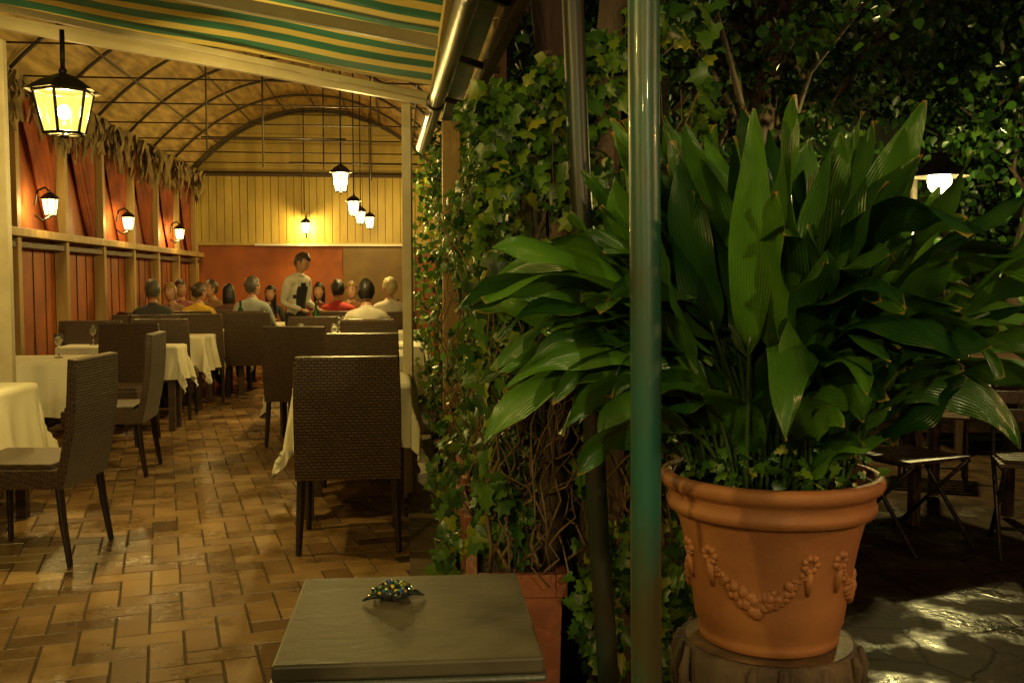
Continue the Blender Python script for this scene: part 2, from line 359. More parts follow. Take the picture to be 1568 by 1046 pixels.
for q in (.12,.25,.38,.5,.62,.75,.88):
    x=XC-HW+2*HW*q; rf.tube([(x,6.4,arch(x)-.01),(x,16.1,arch(x)-.01)],.011,RIB,5)
rf.obj('barrel_roof')
rw=MB()
for y in ys: rw.box((.62,y,1.5),(.08,.08,3.0),POSTW)
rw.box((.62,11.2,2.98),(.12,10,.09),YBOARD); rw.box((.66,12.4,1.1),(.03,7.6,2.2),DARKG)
rw.obj('right_wall')

# ------------------------------------------------------------ awning
aw=MB()
def az(x): return 2.44+.155*(.2-x)
y=-2.0;k=0
while y<6.08:
    w=.13 if k%2 else .16
    n=14
    vs=[]
    for i in range(n+1):
        x=-3.7+3.95*i/n
        for yy in (y,min(6.1,y+w)):
            vs.append((x,yy,az(x)+.05+.02*math.sin(yy*2.6)+.008*math.sin(x*5+yy)))
    aw.add(vs,[(2*i,2*i+2,2*i+3,2*i+1) for i in range(n)],AWY if k%2 else AWG,True)
    x=.25
    za=az(x)+.05+.02*math.sin(y*2.6); zb=az(x)+.05+.02*math.sin((y+w)*2.6)
    aw.add([(x,y,za),(x,y+w,zb),(x+.01,y+w,zb-.07),(x+.01,y+w/2,zb-.10),(x+.01,y,za-.07)],[(0,1,2,3,4)],AWY if k%2 else AWG)
    y+=w;k+=1
aw.obj('striped_awning')
fr=MB()
def beam(b,p,q,w,h,mat):
    p,q=Vector(p),Vector(q); d=(q-p); L=d.length; M=Matrix.Translation((p+q)/2)@d.to_track_quat('Y','Z').to_matrix().to_4x4()
    b.box((0,0,0),(w,L,h),mat,M)
beam(fr,(-3.6,6.12,az(-3.6)-.02),(.27,6.12,az(.27)-.03),.06,.075,CREAM)
beam(fr,(-3.6,4.72,az(-3.6)-.0),(.27,4.72,az(.27)-.02),.05,.055,GREYB)
beam(fr,(-3.6,3.0,az(-3.6)-.0),(.27,3.0,az(.27)-.02),.06,.075,GREYB)
beam(fr,(-3.6,5.35,az(-3.6)-.04),(.22,6.05,az(.2)-.035),.045,.035,CREAM)
beam(fr,(-2.4,-2,az(-2.4)+.0),(-2.4,5.2,az(-2.4)-.0),.04,.04,GREYB)
beam(fr,(.2,-2,2.42),(.2,6.2,2.42),.05,.05,YBOARD)
fr.obj('awning_frame',bevel=.004)
p=MB(); p.box((0,0,1.19),(.055,.055,2.38),CREAM); p.box((0,0,.006),(.11,.11,.012),CREAM); p.box((.03,0,1.19),(.012,.02,2.36),GREYB); p.obj('awning_post',(.035,6.12,0),bevel=.003)
p=MB(); p.box((0,0,1.36),(.07,.06,2.72),CREAM); p.box((0,0,.006),(.12,.12,.012),CREAM); p.obj('awning_post',(-2.33,6.2,0),bevel=.003)
gt=MB(); gt.tube([(.235,-1,2.36),(.245,3.5,2.33),(.15,7.0,2.24)],.043,PIPE,14); gt.tube([(.242,3.4,2.33),(.242,3.5,2.33)],.052,IRON,14); gt.tube([(.19,5.4,2.28),(.188,5.5,2.28)],.05,IRON,14)
gt.obj('drain_pipe')
tr=MB(); beam(tr,(.5,-1,2.36),(.39,7.2,2.35),.05,.09,WOODD); beam(tr,(.38,-1,2.47),(.32,7.2,2.40),.10,.02,TEAL)
for y in (1.5,2.6,3.7,4.8,5.9,6.8): beam(tr,(.24,y,2.38),(.48,y+.1,2.34),.03,.03,IRON)
tr.obj('gutter_truss',bevel=.003)
dp=MB(); dp.box((0,0,1.15),(.10,.10,2.3),IRON); dp.obj('black_post',(.33,6.75,0),bevel=.004)
dp=MB(); dp.box((0,0,1.1),(.10,.07,2.2),POSTW); dp.obj('wooden_post',(.28,5.6,0),bevel=.004)

# ------------------------------------------------------------ lanterns
def lantern(name,loc,w,h,rod,power,pane,sides=6,arm=None,col=WARM,rad=.04):
    b=MB(); rt,rb=w*.40,w*.27; zt,zb=h*.28,-h*.42
    P=lambda r,z:[(r*math.cos(2*math.pi*(k+.5)/sides),r*math.sin(2*math.pi*(k+.5)/sides),z) for k in range(sides)]
    top,bot=P(rt,zt),P(rb,zb)
    for k in range(sides):
        k2=(k+1)%sides
        b.add([bot[k],bot[k2],top[k2],top[k]],[(0,1,2,3)],pane)
        b.tube([bot[k],top[k]],w*.022,IRON,5); b.tube([bot[k],bot[k2]],w*.025,IRON,5); b.tube([top[k],top[k2]],w*.028,IRON,5)
    r1,r2,r3=P(w*.52,zt),P(w*.30,zt+h*.18),P(w*.08,zt+h*.30); vs=r1+r2+r3
    fs=[]
    for a in (0,sides):
        for k in range(sides): k2=(k+1)%sides; fs.append((a+k,a+k2,a+sides+k2,a+sides+k))
    fs.append(tuple(range(2*sides,3*sides))); b.add(vs,fs,IRON)
    b.ball((0,0,zt+h*.34),w*.06,IRON); b.ball((0,0,zb-h*.04),(w*.07,w*.07,h*.05),IRON)
    b.ball((0,0,-h*.06),(w*.09,w*.09,h*.13),BULB); b.tube([(0,0,-h*.22),(0,0,zb)],w*.03,IRON,6)
    for k in range(0,sides,2): b.tube([bot[k],(0,0,zb)],w*.015,IRON,4)
    if rod: b.tube([(0,0,zt+h*.25),(0,0,zt+h*.25+rod)],.007 if w<.3 else .012,IRON,6)
    if arm:
        ax,ay=arm; b.tube([(0,0,zt+h*.3),(ax*.3,ay*.3,zt+h*.5),(ax*.8,ay*.8,zt+h*.35),(ax,ay,0)],.010,IRON,6)
        b.tube([(0,0,zb-h*.05),(ax*.5,ay*.5,zb-h*.25),(ax,ay,zb)],.010,IRON,6)
    o=b.obj(name,loc)
    l=D.lights.new('bulb_light','POINT'); l.energy=power; l.color=col; l.shadow_soft_size=rad
    lo=D.objects.new('bulb_light',l); S.collection.objects.link(lo); lo.parent=o; lo.location=(0,0,-h*.04)
    return o
lantern('added_fill_lantern',(-1.59,5.0,2.135),.34,.28,.22,215,PANE,6)
lantern('added_fill_lantern',(-1.55,1.0,2.25),.34,.28,.2,270,PANE,6)  # guessed lantern out of frame, added to light the foreground
lantern('added_fill_lantern',(-.9,-1.5,2.25),.34,.28,.2,240,PANE,6)  # another added lantern, unseen behind the camera, brightens the foreground
for x,y in ((-.53,9.05),(-.57,12.3),(-.56,14.1),(-.47,15.3)):
    lantern('pendant_lantern',(x,y,2.21),.21,.24,arch(x)-2.21-.12,260 if y<13 else 85,PANEB,6)
for y in (9.1,11.6,14.2):
    lantern('wall_lantern',(XL+.17,y,1.97),.17,.2,0,42,PANEB,6,arm=(-.13,0))
lantern('wall_lantern',(-1.49,YB-.17,2.16),.2,.24,0,110,PANEB,6,arm=(0,.15))
sr=MB()
for x,y,zb in ((-1.75,9.4,2.5),(-1.25,9.4,2.35),(-.9,12,2.6),(-.35,12,2.5),(-1.49,15.8,2.4)):
    sr.tube([(x,y,zb),(x,y,arch(x))],.009,RIB,5)
sr.tube([(-1.8,9.4,2.62),(-.5,9.4,2.62)],.009,RIB,5); sr.tube([(-1.3,12,2.7),(.2,12,2.7)],.009,RIB,5)
sr.obj('suspension_rods')

# ------------------------------------------------------------ chairs
def chairmesh():
    b=MB()
    Mb=Matrix.Translation((0,-.235,.36))@Matrix.Rotation(math.radians(7),4,'X')
    n=8; vs=[]
    W=.255; H=.605
    for k in range(n+1):
        z=H*k/n; yb=-.02*math.sin(k/n*math.pi)
        w=W - (.012*(k/n)**6)
        for (x,y) in ((-w,-.022),(w,-.022),(w,.022),(-w,.022)): vs.append((x,y+yb,z))
    fs=[]
    for k in range(n):
        for q in range(4): fs.append((k*4+q,k*4+(q+1)%4,k*4+4+(q+1)%4,k*4+4+q))
    fs+= [(3,2,1,0),(n*4,n*4+1,n*4+2,n*4+3)]
    b.add(vs,fs,WICK,False,Mb)
    b.box((0,.015,.405),(.50,.49,.09),WICK); b.box((0,.02,.462),(.47,.44,.028),WICK)
    for sx in(-1,1):
        b.tube([(sx*.225,-.225,.40),(sx*.232,-.245,.2),(sx*.24,-.275,0)],[.024,.022,.017],CHLEG,4,smooth=False)
        b.tube([(sx*.225,.225,.40),(sx*.228,.23,0)],[.024,.017],CHLEG,4,smooth=False)
    return b.mesh('wicker_chair')
CH=chairmesh()
def chair(x,y,rz=0): return place(CH,'wicker_chair',(x,y,0),math.radians(rz),.006)
chair(-.265,5.08,1)
chair(-.27,6.62,180); chair(-.27,7.15,0)
chair(-.28,8.55,180); chair(-.30,9.5,180+8); chair(-.80,8.25,-8)
chair(-.35,10.3,0); chair(-.9,10.4,4); 
chair(-1.78,5.00,84)
chair(-2.0,7.1,92)
chair(-3.0,6.75,-30)
chair(-2.3,8.35,175)
chair(-2.17,11.3,0); chair(-1.75,11.75,5); chair(-2.8,9.6,0); chair(-2.25,9.9,3)
chair(-2.75,10.5,180); chair(-2.9,12.0,-60)
chair(-2.75,8.95,178)

# ------------------------------------------------------------ tables
def table(x,y,sx,sy,drop=.38,rz=0,seed=0,cloth=True):
    b=MB(); T=.75
    b.box((0,0,T-.02),(sx-.01,sy-.01,.03),WOODD)
    for i in(-1,1):
        for j in(-1,1): b.box((i*(sx/2-.06),j*(sy/2-.06),(T-.035)/2),(.055,.055,T-.035),WOODD)
    if cloth:
        n=56; vs=[];fs=[]; ax,ay=sx/2+.004,sy/2+.004
        for j in range(n+1):
            for i in range(n+1):
                px=(-1+2*i/n)*(ax+drop); py=(-1+2*j/n)*(ay+drop)
                cx=max(-ax,min(ax,px)); cy=max(-ay,min(ay,py)); ox,oy=px-cx,py-cy; l=math.hypot(ox,oy)
                if l<1e-6: vs.append((px,py,T+.002+.002*noise.noise(Vector((px*6,py*6,seed))))); continue
                u=(px if abs(oy)>abs(ox) else py)
                t=l/drop
                corner=min(abs(ox),abs(oy))/max(abs(ox),abs(oy))
                fl=.10*l+.030*t*math.sin(u*17+seed*3)+.018*t*math.sin(u*39+seed)+.10*l*corner
                fl=max(.006,fl)+.004
                vs.append((cx+ox/l*fl,cy+oy/l*fl,T+.002-l*.985+.003))
        for j in range(n):
            for i in range(n):
                a=j*(n+1)+i; fs.append((a,a+1,a+n+2,a+n+1))
        b.add(vs,fs,CLOTH,True)
    return b.obj('dining_table',(x,y,0),math.radians(rz))
table(-2.45,5.45,.75,.8,.46,-4,1)
table(-.27,5.85,.62,.7,.36,0,2)
table(-.27,7.85,.62,.7,.36,0,3)
table(-.45,9.0,1.25,.75,.44,0,4)
table(-2.6,7.5,.75,.75,.38,3,5)
table(-2.45,9.1,1.0,.35,.30,0,9)
table(-2.35,12.0,1.15,.75,.34,0,6)
table(-2.45,10.7,.9,.7,.36,0,8)
table(-.35,11.2,1.2,.75,.34,0,7)
table(-2.3,13.6,1.4,.75,.34,0,10)
table(-.6,13.3,1.2,.75,.34,0,11)
GL=mk('clear_glass',(.9,.9,.85),(.9,.9,.85),3,.05,0); GL.node_tree.nodes['Principled BSDF'].inputs['Transmission Weight'].default_value=.95
BOT=mk('green_bottle_glass',(.02,.10,.03),(.01,.06,.02),3,.1,0)
gb=MB(); gb.lathe([(.032,0),(.03,.004),(.005,.01),(.004,.08),(.02,.095),(.034,.13),(.03,.175),(.028,.175),(.032,.13),(.018,.098),(.001,.09)],GL,14); GM=gb.mesh('wine_glass')
bb=MB(); bb.lathe([(.036,0),(.038,.01),(.038,.19),(.03,.225),(.014,.25),(.014,.31),(.016,.31),(.016,.325),(.001,.325)],BOT,14); BM=bb.mesh('wine_bottle')
for x,y in ((-.6,9.05),(-.15,8.95),(-.9,9.1),(-2.3,12.0),(-2.0,12.1),(-2.7,12.0),(-.3,11.2),(-.7,11.3),(-2.5,7.6),(-2.7,9.1),(-2.3,9.15)): place(GM,'wine_glass',(x,y,.756))
for x,y in ((-.95,11.3),(-1.9,12.1),(-.05,13.3)): place(BM,'wine_bottle',(x,y,.756))

# ------------------------------------------------------------ people
def seg_d(p,a,b):
    ab=b-a; t=max(0,min(1,(p-a).dot(ab)/ab.length_squared)); return (p-a-ab*t).length
_mc={}
def cm(key,c,rough=.8,b=.15):
    if (key,c) not in _mc: _mc[(key,c)]=mk(key,c,tuple(x*.7 for x in c),8,rough,b,60,dist=.005)
    return _mc[(key,c)]
SKIN=(.42,.22,.13)
def person(loc,yaw,shirt,hair,pose='sit',style='short',trous=(.03,.03,.04),sleeve=True,lean=0,turn=0,arms=0,vest=None,name='seated_diner',nod=0,scale=1):
    sh=cm('shirt',shirt); tr=cm('trousers',trous); sk=cm('skin',SKIN,.5,.05); ha=cm('hair',hair,.5,.6); sho=cm('shoes',(.02,.015,.012),.4)
    ve=cm('waistcoat',vest) if vest else sh
    J={}
    if pose=='sit':
        h=.50
        J['pel']=((0,-.02,h+.04),.135,.115); J['spi']=((0,-.03,h+.20),.125,.10); J['che']=((0,-.01+lean*.4,h+.38),.145,.11)
        J['uch']=((0,lean,h+.49),.10,.085); J['nk']=((0,.01+lean,h+.555),.052,.052); J['nk2']=((0,.025+lean*1.2,h+.63),.05,.05)
        for s,x in(('L',-1),('R',1)):
            J['sh'+s]=((x*.165,lean,h+.485),.062,.06); J['el'+s]=((x*.235,.07+lean,h+.23),.046,.046); 
            J['wr'+s]=((x*(.16 if not arms else .08),.30+lean,h+.29+(.22*arms if x>0 else 0)),.029,.029)
            J['hi'+s]=((x*.09,.03,h+.03),.088,.088); J['kn'+s]=((x*.12,.42,h+.02),.062,.062); J['an'+s]=((x*.12,.38,.09),.04,.04); J['to'+s]=((x*.13,.53,.04),.038,.03)
    else:
        J['pel']=((0,0,.93),.13,.10); J['spi']=((0,.01,1.08),.12,.095); J['che']=((0,.03,1.27),.145,.11)
        J['uch']=((0,.05,1.39),.10,.085); J['nk']=((0,.06,1.45),.052,.052); J['nk2']=((0,.09,1.52),.05,.05)
        for s,x in(('L',-1),('R',1)):
            J['sh'+s]=((x*.17,.045,1.385),.062,.06); J['el'+s]=((x*.22,.0,1.12),.045,.045); J['wr'+s]=((x*.15,.22,1.04),.028,.028)
            J['hi'+s]=((x*.085,0,.89),.09,.09); J['kn'+s]=((x*.10,.10 if x>0 else 0,.48),.06,.06); J['an'+s]=((x*.10,.12 if x>0 else -.16,.09),.04,.04); J['to'+s]=((x*.11,.27 if x>0 else -.02,.04),.038,.03)
    names=list(J); E=[('pel','spi'),('spi','che'),('che','uch'),('uch','nk'),('nk','nk2')]
    for s in 'LR': E+=[('uch','sh'+s),('sh'+s,'el'+s),('el'+s,'wr'+s),('pel','hi'+s),('hi'+s,'kn'+s),('kn'+s,'an'+s),('an'+s,'to'+s)]
    me=D.meshes.new('b'); me.from_pydata([J[n][0] for n in names],[(names.index(a),names.index(b)) for a,b in E],[]); o=D.objects.new('b',me); S.collection.objects.link(o)
    md=o.modifiers.new('s','SKIN'); 
    for i,n in enumerate(names):
        sv=me.skin_vertices[0].data[i]; sv.radius=(J[n][1],J[n][2]); sv.use_root=(n=='pel')
    sb=o.modifiers.new('u','SUBSURF'); sb.levels=2
    dg=bpy.context.evaluated_depsgraph_get(); em=D.meshes.new_from_object(o.evaluated_get(dg))
    b=MB(); vs=[v.co.copy() for v in em.vertices]; fs=[];ms=[]
    segs=[(Vector(J[a][0]),Vector(J[c][0]),a,c) for a,c in E]
    for pl in em.polygons:
        cpt=pl.center; best=min(segs,key=lambda q:seg_d(cpt,q[0],q[1])); a,c_=best[2],best[3]
        m=sh
        if a=='nk' : m=sk
        elif a[:2]=='el' and not sleeve: m=sk
        elif a[:2] in('hi','kn') or c_[:2]=='hi': m=tr
        elif a[:2]=='an': m=sho
        elif a in('pel','spi','che') and vest: m=ve
        fs.append(tuple(pl.vertices)); ms.append(m)
    b.add(vs,fs,ms,True); D.objects.remove(o); D.meshes.remove(me); D.meshes.remove(em)
    for s,x in(('L',-1),('R',1)):
        w=Vector(J['wr'+s][0]); e=Vector(J['el'+s][0]); d=(w-e).normalized(); side=Vector((0,0,1)).cross(d).normalized(); dn=side.cross(d)
        b.tube([w-d*.015,w+d*.03,w+d*.075,w+d*.088],[.026,.036,.040,.03],sk,8,flat=.5)
        for q,(off,L) in enumerate(((-.028,.065),(-.010,.078),(.010,.072),(.028,.056))):
            p0=w+d*.078+side*off; p1=p0+d*L*.5-dn*.008; p2=p1+d*L*.38-dn*.022
            b.tube([p0,p1,p2],[.0095,.0085,.006],sk,6)
        p0=w+d*.03-side*.03*x; b.tube([p0,p0+d*.03-side*.022*x,p0+d*.06-side*.02*x],[.012,.010,.007],sk,6)
    nk=Vector(J['nk'][0]); b.tube([nk+Vector((0,-.004,-.02)),nk+Vector((0,0,.022))],[.070,.058],sh,12)
    hc=Vector(J['nk2'][0])+Vector((0,.015,.075)); Mh=Matrix.Translation(hc)@Matrix.Rotation(math.radians(turn),4,'Z')@Matrix.Rotation(math.radians(-nod),4,'X')
    vs=[];fs=[];seg,ring=24,18
    def hp(ph,a,k=1.0):
        x=.074*math.cos(ph)*math.cos(a); y=.094*math.cos(ph)*math.sin(a); z=.115*math.sin(ph)
        if z<0: x*=1+.9*z*2; y=y*(1+z*1.2)+(.02*(-z/.115) if y>0 else .02*(-z/.115))
        return Vector((x*k,y*k,z*k))
    for i in range(ring+1):
        ph=-math.pi/2+math.pi*i/ring
        for k in range(seg):
            a=2*math.pi*k/seg; v=hp(ph,a)
            if v.y>.03:
                dx=abs(v.x)
                if dx<.018 and -.03<v.z<.02: v.y+=.018*(1-dx/.018)*(1-(v.z+.03)/.06)
                if .015<dx<.05 and 0<v.z<.025: v.y-=.008
            vs.append(v)
    for i in range(ring):
        for k in range(seg): k2=(k+1)%seg; fs.append((i*seg+k,i*seg+k2,(i+1)*seg+k2,(i+1)*seg+k))
    b.add(vs,fs,sk,True,Mh)
    EW=cm('eye_white',(.6,.58,.52),.3,0); ED=cm('eye_iris',(.02,.012,.01),.2,0); LP=cm('lips',(.30,.08,.06),.4,0)
    for x in(-1,1):
        b.ball((x*.030,.079,.012),(.012,.008,.007),EW,8,6,Mh); b.ball((x*.030,.0855,.012),(.005,.003,.005),ED,8,6,Mh)
        b.ball((x*.076,-.003,.0),(.008,.018,.028),sk,8,6,Mh); b.tube([(x*.045,.078,.03),(x*.03,.086,.034),(x*.016,.085,.031)],.003,ha,5,Mh)
    b.ball((0,.086,-.052),(.022,.007,.006),LP,8,6,Mh)
    if style!='bald':
        vs=[];fs=[]
        for i in range(ring+1):
            ph=-math.pi/2+math.pi*i/ring
            for k in range(seg):
                a=2*math.pi*k/seg; v=hp(ph,a,1.11+.16*noise.noise(Vector((math.cos(a)*4+loc[0],math.sin(a)*4,ph*4)))); v.z+=.004
                if style=='long' and v.y<.02 and v.z<.0: v.z=v.z*2.3; v.x=.075*math.cos(a)*1.1; v.y=min(v.y,.02)-.02
                if style=='bun' and v.z<-.04: v*=.9
                vs.append(v)
        for i in range(ring):
            ph=-math.pi/2+math.pi*(i+.5)/ring; z=.115*math.sin(ph)
            for k in range(seg):
                a=2*math.pi*(k+.5)/seg; y=math.cos(ph)*math.sin(a)
                lim=-.06 if y<-.2 else (.0 if y<.25 else .062)
                if style=='long': lim=-.2 if y<.2 else (.02 if y<.5 else .065)
                if z>lim: k2=(k+1)%seg; fs.append((i*seg+k,i*seg+k2,(i+1)*seg+k2,(i+1)*seg+k))
        b.add(vs,fs,ha,True,Mh)
        if style=='bun': b.ball((0,-.10,.06),.04,ha,10,8,Mh)
    ob=b.obj(name,loc,math.radians(yaw)); ob.scale=(scale,scale,scale); return ob
BL=(.012,.009,.008); BR=(.05,.028,.015); GR=(.085,.075,.06); BD=(.30,.18,.05)
def at(u_ratio,Y): return (u_ratio*Y,Y,0)
person(at(-.240,11.2),20,(.045,.045,.045),GR,turn=10)
person(at(-.222,13.0),165,(.35,.2,.15),BD,scale=.97)
person(at(-.214,14.1),195,(.3,.1,.1),BR,turn=30)
person(at(-.197,12.4),-5,(.66,.42,.03),BR,turn=-30,style='bun',scale=.97)
person(at(-.183,14.2),150,(.35,.2,.1),BR,turn=-25)
person(at(-.168,13.1),10,(.10,.03,.02),BL,style='long',scale=.96)
person(at(-.146,12.4),-8,(.42,.46,.46),GR,turn=-35,scale=1.03)
person(at(-.129,14.4),210,(.05,.05,.05),BL,style='long',turn=-40,scale=.94)
person(at(-.080,14.0),165,(.15,.03,.02),BL,style='long',scale=.97)
person(at(-.063,12.2),0,(.45,.03,.02),BL,turn=25)
person(at(-.050,13.6),200,(.30,.10,.04),BD,turn=-30,scale=.98)
person(at(-.0345,9.75),5,(.62,.58,.48),BL,turn=-12,sleeve=False)
person(at(-.0115,12.0),10,(.66,.62,.52),(.40,.32,.16),turn=35,nod=-10,scale=1.02)
person(at(-.104,11.6),-125,(.62,.60,.52),BR,pose='stand',vest=(.015,.015,.018),trous=(.015,.015,.018),name='waiter',nod=30,turn=15,scale=.955)
for x,y,r in ((-2.69,11.15,20),(-2.44,12.35,-5),(-1.81,12.35,-8),(-.77,12.15,0),(-.34,9.7,5),(-.14,11.95,10),(-2.2,13.05,10)): chair(x,y,r)

# ------------------------------------------------------------ leaf scatter
IV=[(0,0),(.28,-.16),(.52,.10),(.30,.34),(.36,.62),(.12,.66),(0,1.0),(-.12,.66),(-.36,.62),(-.30,.34),(-.52,.10),(-.28,-.16)]
OV=[(0,0),(.30,.12),(.40,.38),(.26,.70),(0,1.0),(-.26,.70),(-.40,.38),(-.30,.12)]
def leaves(name,pos,nor,size,mat,droop=.5,shape=IV,nj=.45):
    n=len(pos); pos=np.array(pos); nor=np.array(nor); size=np.array(size)
    nor=nor+rng.normal(0,nj,(n,3)); nor/=np.linalg.norm(nor,axis=1)[:,None]
    up=np.tile(np.array([0,0,-1.0]),(n,1))+rng.normal(0,droop,(n,3))
    up-=nor*np.sum(up*nor,axis=1)[:,None]; up/=np.linalg.norm(up,axis=1)[:,None]
    sd=np.cross(up,nor); K=len(shape)+1
    pts=np.array([(0,.3)]+shape); fold=np.array([0.0]+[ -.26*abs(p[0])-.14*p[1]**2 for p in shape])
    asp=rng.uniform(.75,1.15,n)
    V=pos[:,None,:]+size[:,None,None]*(pts[None,:,0,None]*sd[:,None,:]*asp[:,None,None]+pts[None,:,1,None]*up[:,None,:]+fold[None,:,None]*nor[:,None,:])
    V=V.reshape(-1,3); base=np.arange(n)[:,None,None]*K
    tri=np.array([(0,1+i,1+(i+1)%len(shape)) for i in range(len(shape))])
    F=(base+tri[None]).reshape(-1,3)
    me=D.meshes.new(name); me.vertices.add(len(V)); me.vertices.foreach_set('co',V.ravel()); me.loops.add(F.size); me.loops.foreach_set('vertex_index',F.ravel().astype(np.int32))
    me.polygons.add(len(F)); me.polygons.foreach_set('loop_start',np.arange(0,F.size,3,dtype=np.int32)); me.polygons.foreach_set('loop_total',np.full(len(F),3,dtype=np.int32))
    me.update(calc_edges=True); me.validate()
    a=me.attributes.new('rnd','FLOAT','POINT'); rv=np.clip(rng.normal(.43,.27,n),0,1); a.data.foreach_set('value',np.repeat(rv,K).astype(np.float32))
    me.materials.append(mat); o=D.objects.new(name,me); S.collection.objects.link(o); return o
def nz(x,y,z,s): return noise.noise(Vector((x*s,y*s,z*s)))
pos=[];nor=[];siz=[]
while len(pos)<4100:
    y=3.0+5.6*random.random()**1.3; z=R(.12,2.3)
    if z>1.93+.11*(y-3)+.12*nz(y,0,0,4): continue
    if z<.47 and y<5 and random.random()<.85: continue
    bulge=.18*nz(1,y,z,2.2)+.09*nz(5,y,z,6)
    th=-.12 if z<1.2 else -.20
    if nz(9,y,z,3.2)<th: continue
    x=.37-bulge-R(-.03,.08)
    pos.append((x,y,z)); nor.append((-1,-.6,.35)); siz.append(R(.03,.075))
n0=len(pos)
while len(pos)<n0+2000:
    x=R(.22,.95); z=R(.05,2.35); b=.14*nz(x,3,z,3)
    if z>1.93+.5*max(0,x-.35)+.1*nz(x,0,0,5): continue
    if x<.54 and z<.5: continue
    if nz(x,7,z,3.5)<(-.02 if z<1.0 else -.12): continue
    if x>.8 and random.random()<.5: continue
    pos.append((x,2.98-b-R(0,.12)+(x-.25)*.1,z)); nor.append((-.45,-1,.35)); siz.append(R(.03,.075))
n0=len(pos)
while len(pos)<n0+300:
    y=R(4.5,8); pos.append((R(.3,.6),y,2.1+.04*(y-4.5)+R(-.1,.12))); nor.append((-.3,-.3,.9)); siz.append(R(.04,.08))
n0=len(pos)
while len(pos)<n0+500:
    y=R(7.5,10.5); pos.append((R(.12,.35),y,R(.3,2.5))); nor.append((-.5,-1,.2)); siz.append(R(.04,.07))
n0=len(pos)
while len(pos)<n0+150:
    s=int(R(0,9)); y=3.3+s*.16; z=R(.10,.6); pos.append((.17+.03*math.sin(z*9+s)+R(-.03,.04),y+R(-.05,.05),z)); nor.append((-.8,-1,.35)); siz.append(R(.03,.07))
n0=len(pos)
while len(pos)<n0+110:
    s=int(R(0,3)); z=R(.05,.62); pos.append((.54+.045*s+.02*math.sin(z*11+s)+R(-.03,.03),2.82+R(-.04,.05),z)); nor.append((-.5,-1,.3)); siz.append(R(.035,.07))
iv=leaves('ivy_wall',pos,nor,siz,IVY,nj=.65,droop=.8)
vb=MB()
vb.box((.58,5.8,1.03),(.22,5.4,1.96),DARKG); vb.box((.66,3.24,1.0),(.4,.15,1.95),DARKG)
for i in range(120):
    if i<65: x,y=R(.28,.46),3.0+4.5*random.random()**1.6
    else: x,y=R(.26,.85),R(2.9,3.1)
    z=R(.4,.5); pts=[];rr=R(.002,.006); nn=16; hz=R(.9,2.0); lx=R(-.02,.02)
    for k in range(nn):
        pts.append((x+.12*nz(i,k*.3,0,1.3),y+.14*nz(i,k*.3,5,1.3),z+(hz-z)*k/nn)); x+=R(-.02,.02)+lx*.4; y+=R(-.02,.02)
    vb.tube(pts,[rr*(1.2-k/nn*.8) for k in range(nn)],STEM,5)
vb.tube([(.66,2.95,0),(.60,2.97,.5),(.64,3.0,1.0),(.6,3.0,1.6),(.66,3.05,2.3)],[.085,.07,.06,.055,.04],BARK,12)
vb.tube([(.47,3.05,.4),(.45,2.98,.6),(.50,3.0,1.1),(.46,3.0,1.8)],[.04,.04,.035,.03],BARK,10)
vbo=vb.obj('vine_trellis')

def planter(x,y,rz,w=.30,l=.62,h=.44):
    b=MB()
    b.box((0,0,h/2-.02),(w*.86,l*.93,h-.04),TERRA2,top=1.06)
    for s in(-1,1):
        b.box((s*(w/2-.015),0,h-.035),(.035,l,.07),TERRA2); b.box((0,s*(l/2-.0175),h-.035),(w-.068,.034,.07),TERRA2)
    b.box((0,0,h-.045),(w-.075,l-.08,.04),SOIL)
    for i in range(9): b.box((0,0,.04+i*.04),(w*.88+i*.001,l*.94,.006),TERRA2)
    return b.obj('terracotta_planter',(x,y,0),math.radians(rz),.005)
planter(.36,3.22,-4); planter(.38,3.96,0); planter(.42,4.70,0)

# ------------------------------------------------------------ poles
def pole(name,p,q,r,mat,n=24,wob=.0):
    b=MB(); p,q=Vector(p),Vector(q); pts=[p.lerp(q,i/n)+Vector((wob*math.sin(i*.7),0,0)) for i in range(n+1)]
    b.tube(pts,r,mat,20); 
    return b.obj(name)
pole('green_pole',(.480,1.87,0),(.448,1.87,2.6),.030,TEAL,wob=.001)
pole('dark_pole',(.585,2.72,0),(.44,2.72,2.5),.030,DKPOLE,wob=.003)
tw=MB(); tw.tube([(.455,1.86,2.2),(.50,1.84,1.95),(.47,1.84,1.86)],.003,STEM,5)
tw.obj('twine')
tt=MB(); tt.tube([(1.15,5.2,0),(1.05,5.2,1),(.85,5.1,2),(.7,5.0,3),(.8,5,4)],[.16,.13,.11,.09,.06],BARK,14)
tt.obj('tree_trunk')

# ------------------------------------------------------------ small foreground table
ft=MB(); 
ft.box((0,0,.685),(.445,.48,.028),TOPW); ft.box((0,0,.664),(.455,.49,.012),EDGE); ft.box((0,0,.62),(.39,.42,.07),WOODD)
for i in(-1,1):
    for j in(-1,1): ft.box((i*.185,j*.2,.295),(.045,.045,.59),WOODD)
ft.obj('small_wooden_table',(.013,1.84,0),math.radians(-1),.005)
def gm(n,c): return mk(n,c,tuple(x*.3 for x in c),60,.12,.6,90,dist=.003,coat=.8)
GB,GY,GD,GG=gm('blue_glass',(.02,.10,.45)),gm('amber_glass',(.65,.48,.05)),gm('dark_glass',(.02,.03,.03)),gm('green_glass',(.05,.30,.12))
t=MB()
t.ball((0,0,.013),(.036,.028,.018),GD,14,8)
for i in range(60):
    a=R(0,6.28); e=math.asin(R(.1,1)); c_=(.035*math.cos(e)*math.cos(a),.028*math.cos(e)*math.sin(a),.014+.018*math.sin(e))
    t.ball(c_,R(.003,.0055),random.choice([GB,GY,GD,GG,GY,GD]),6,4)
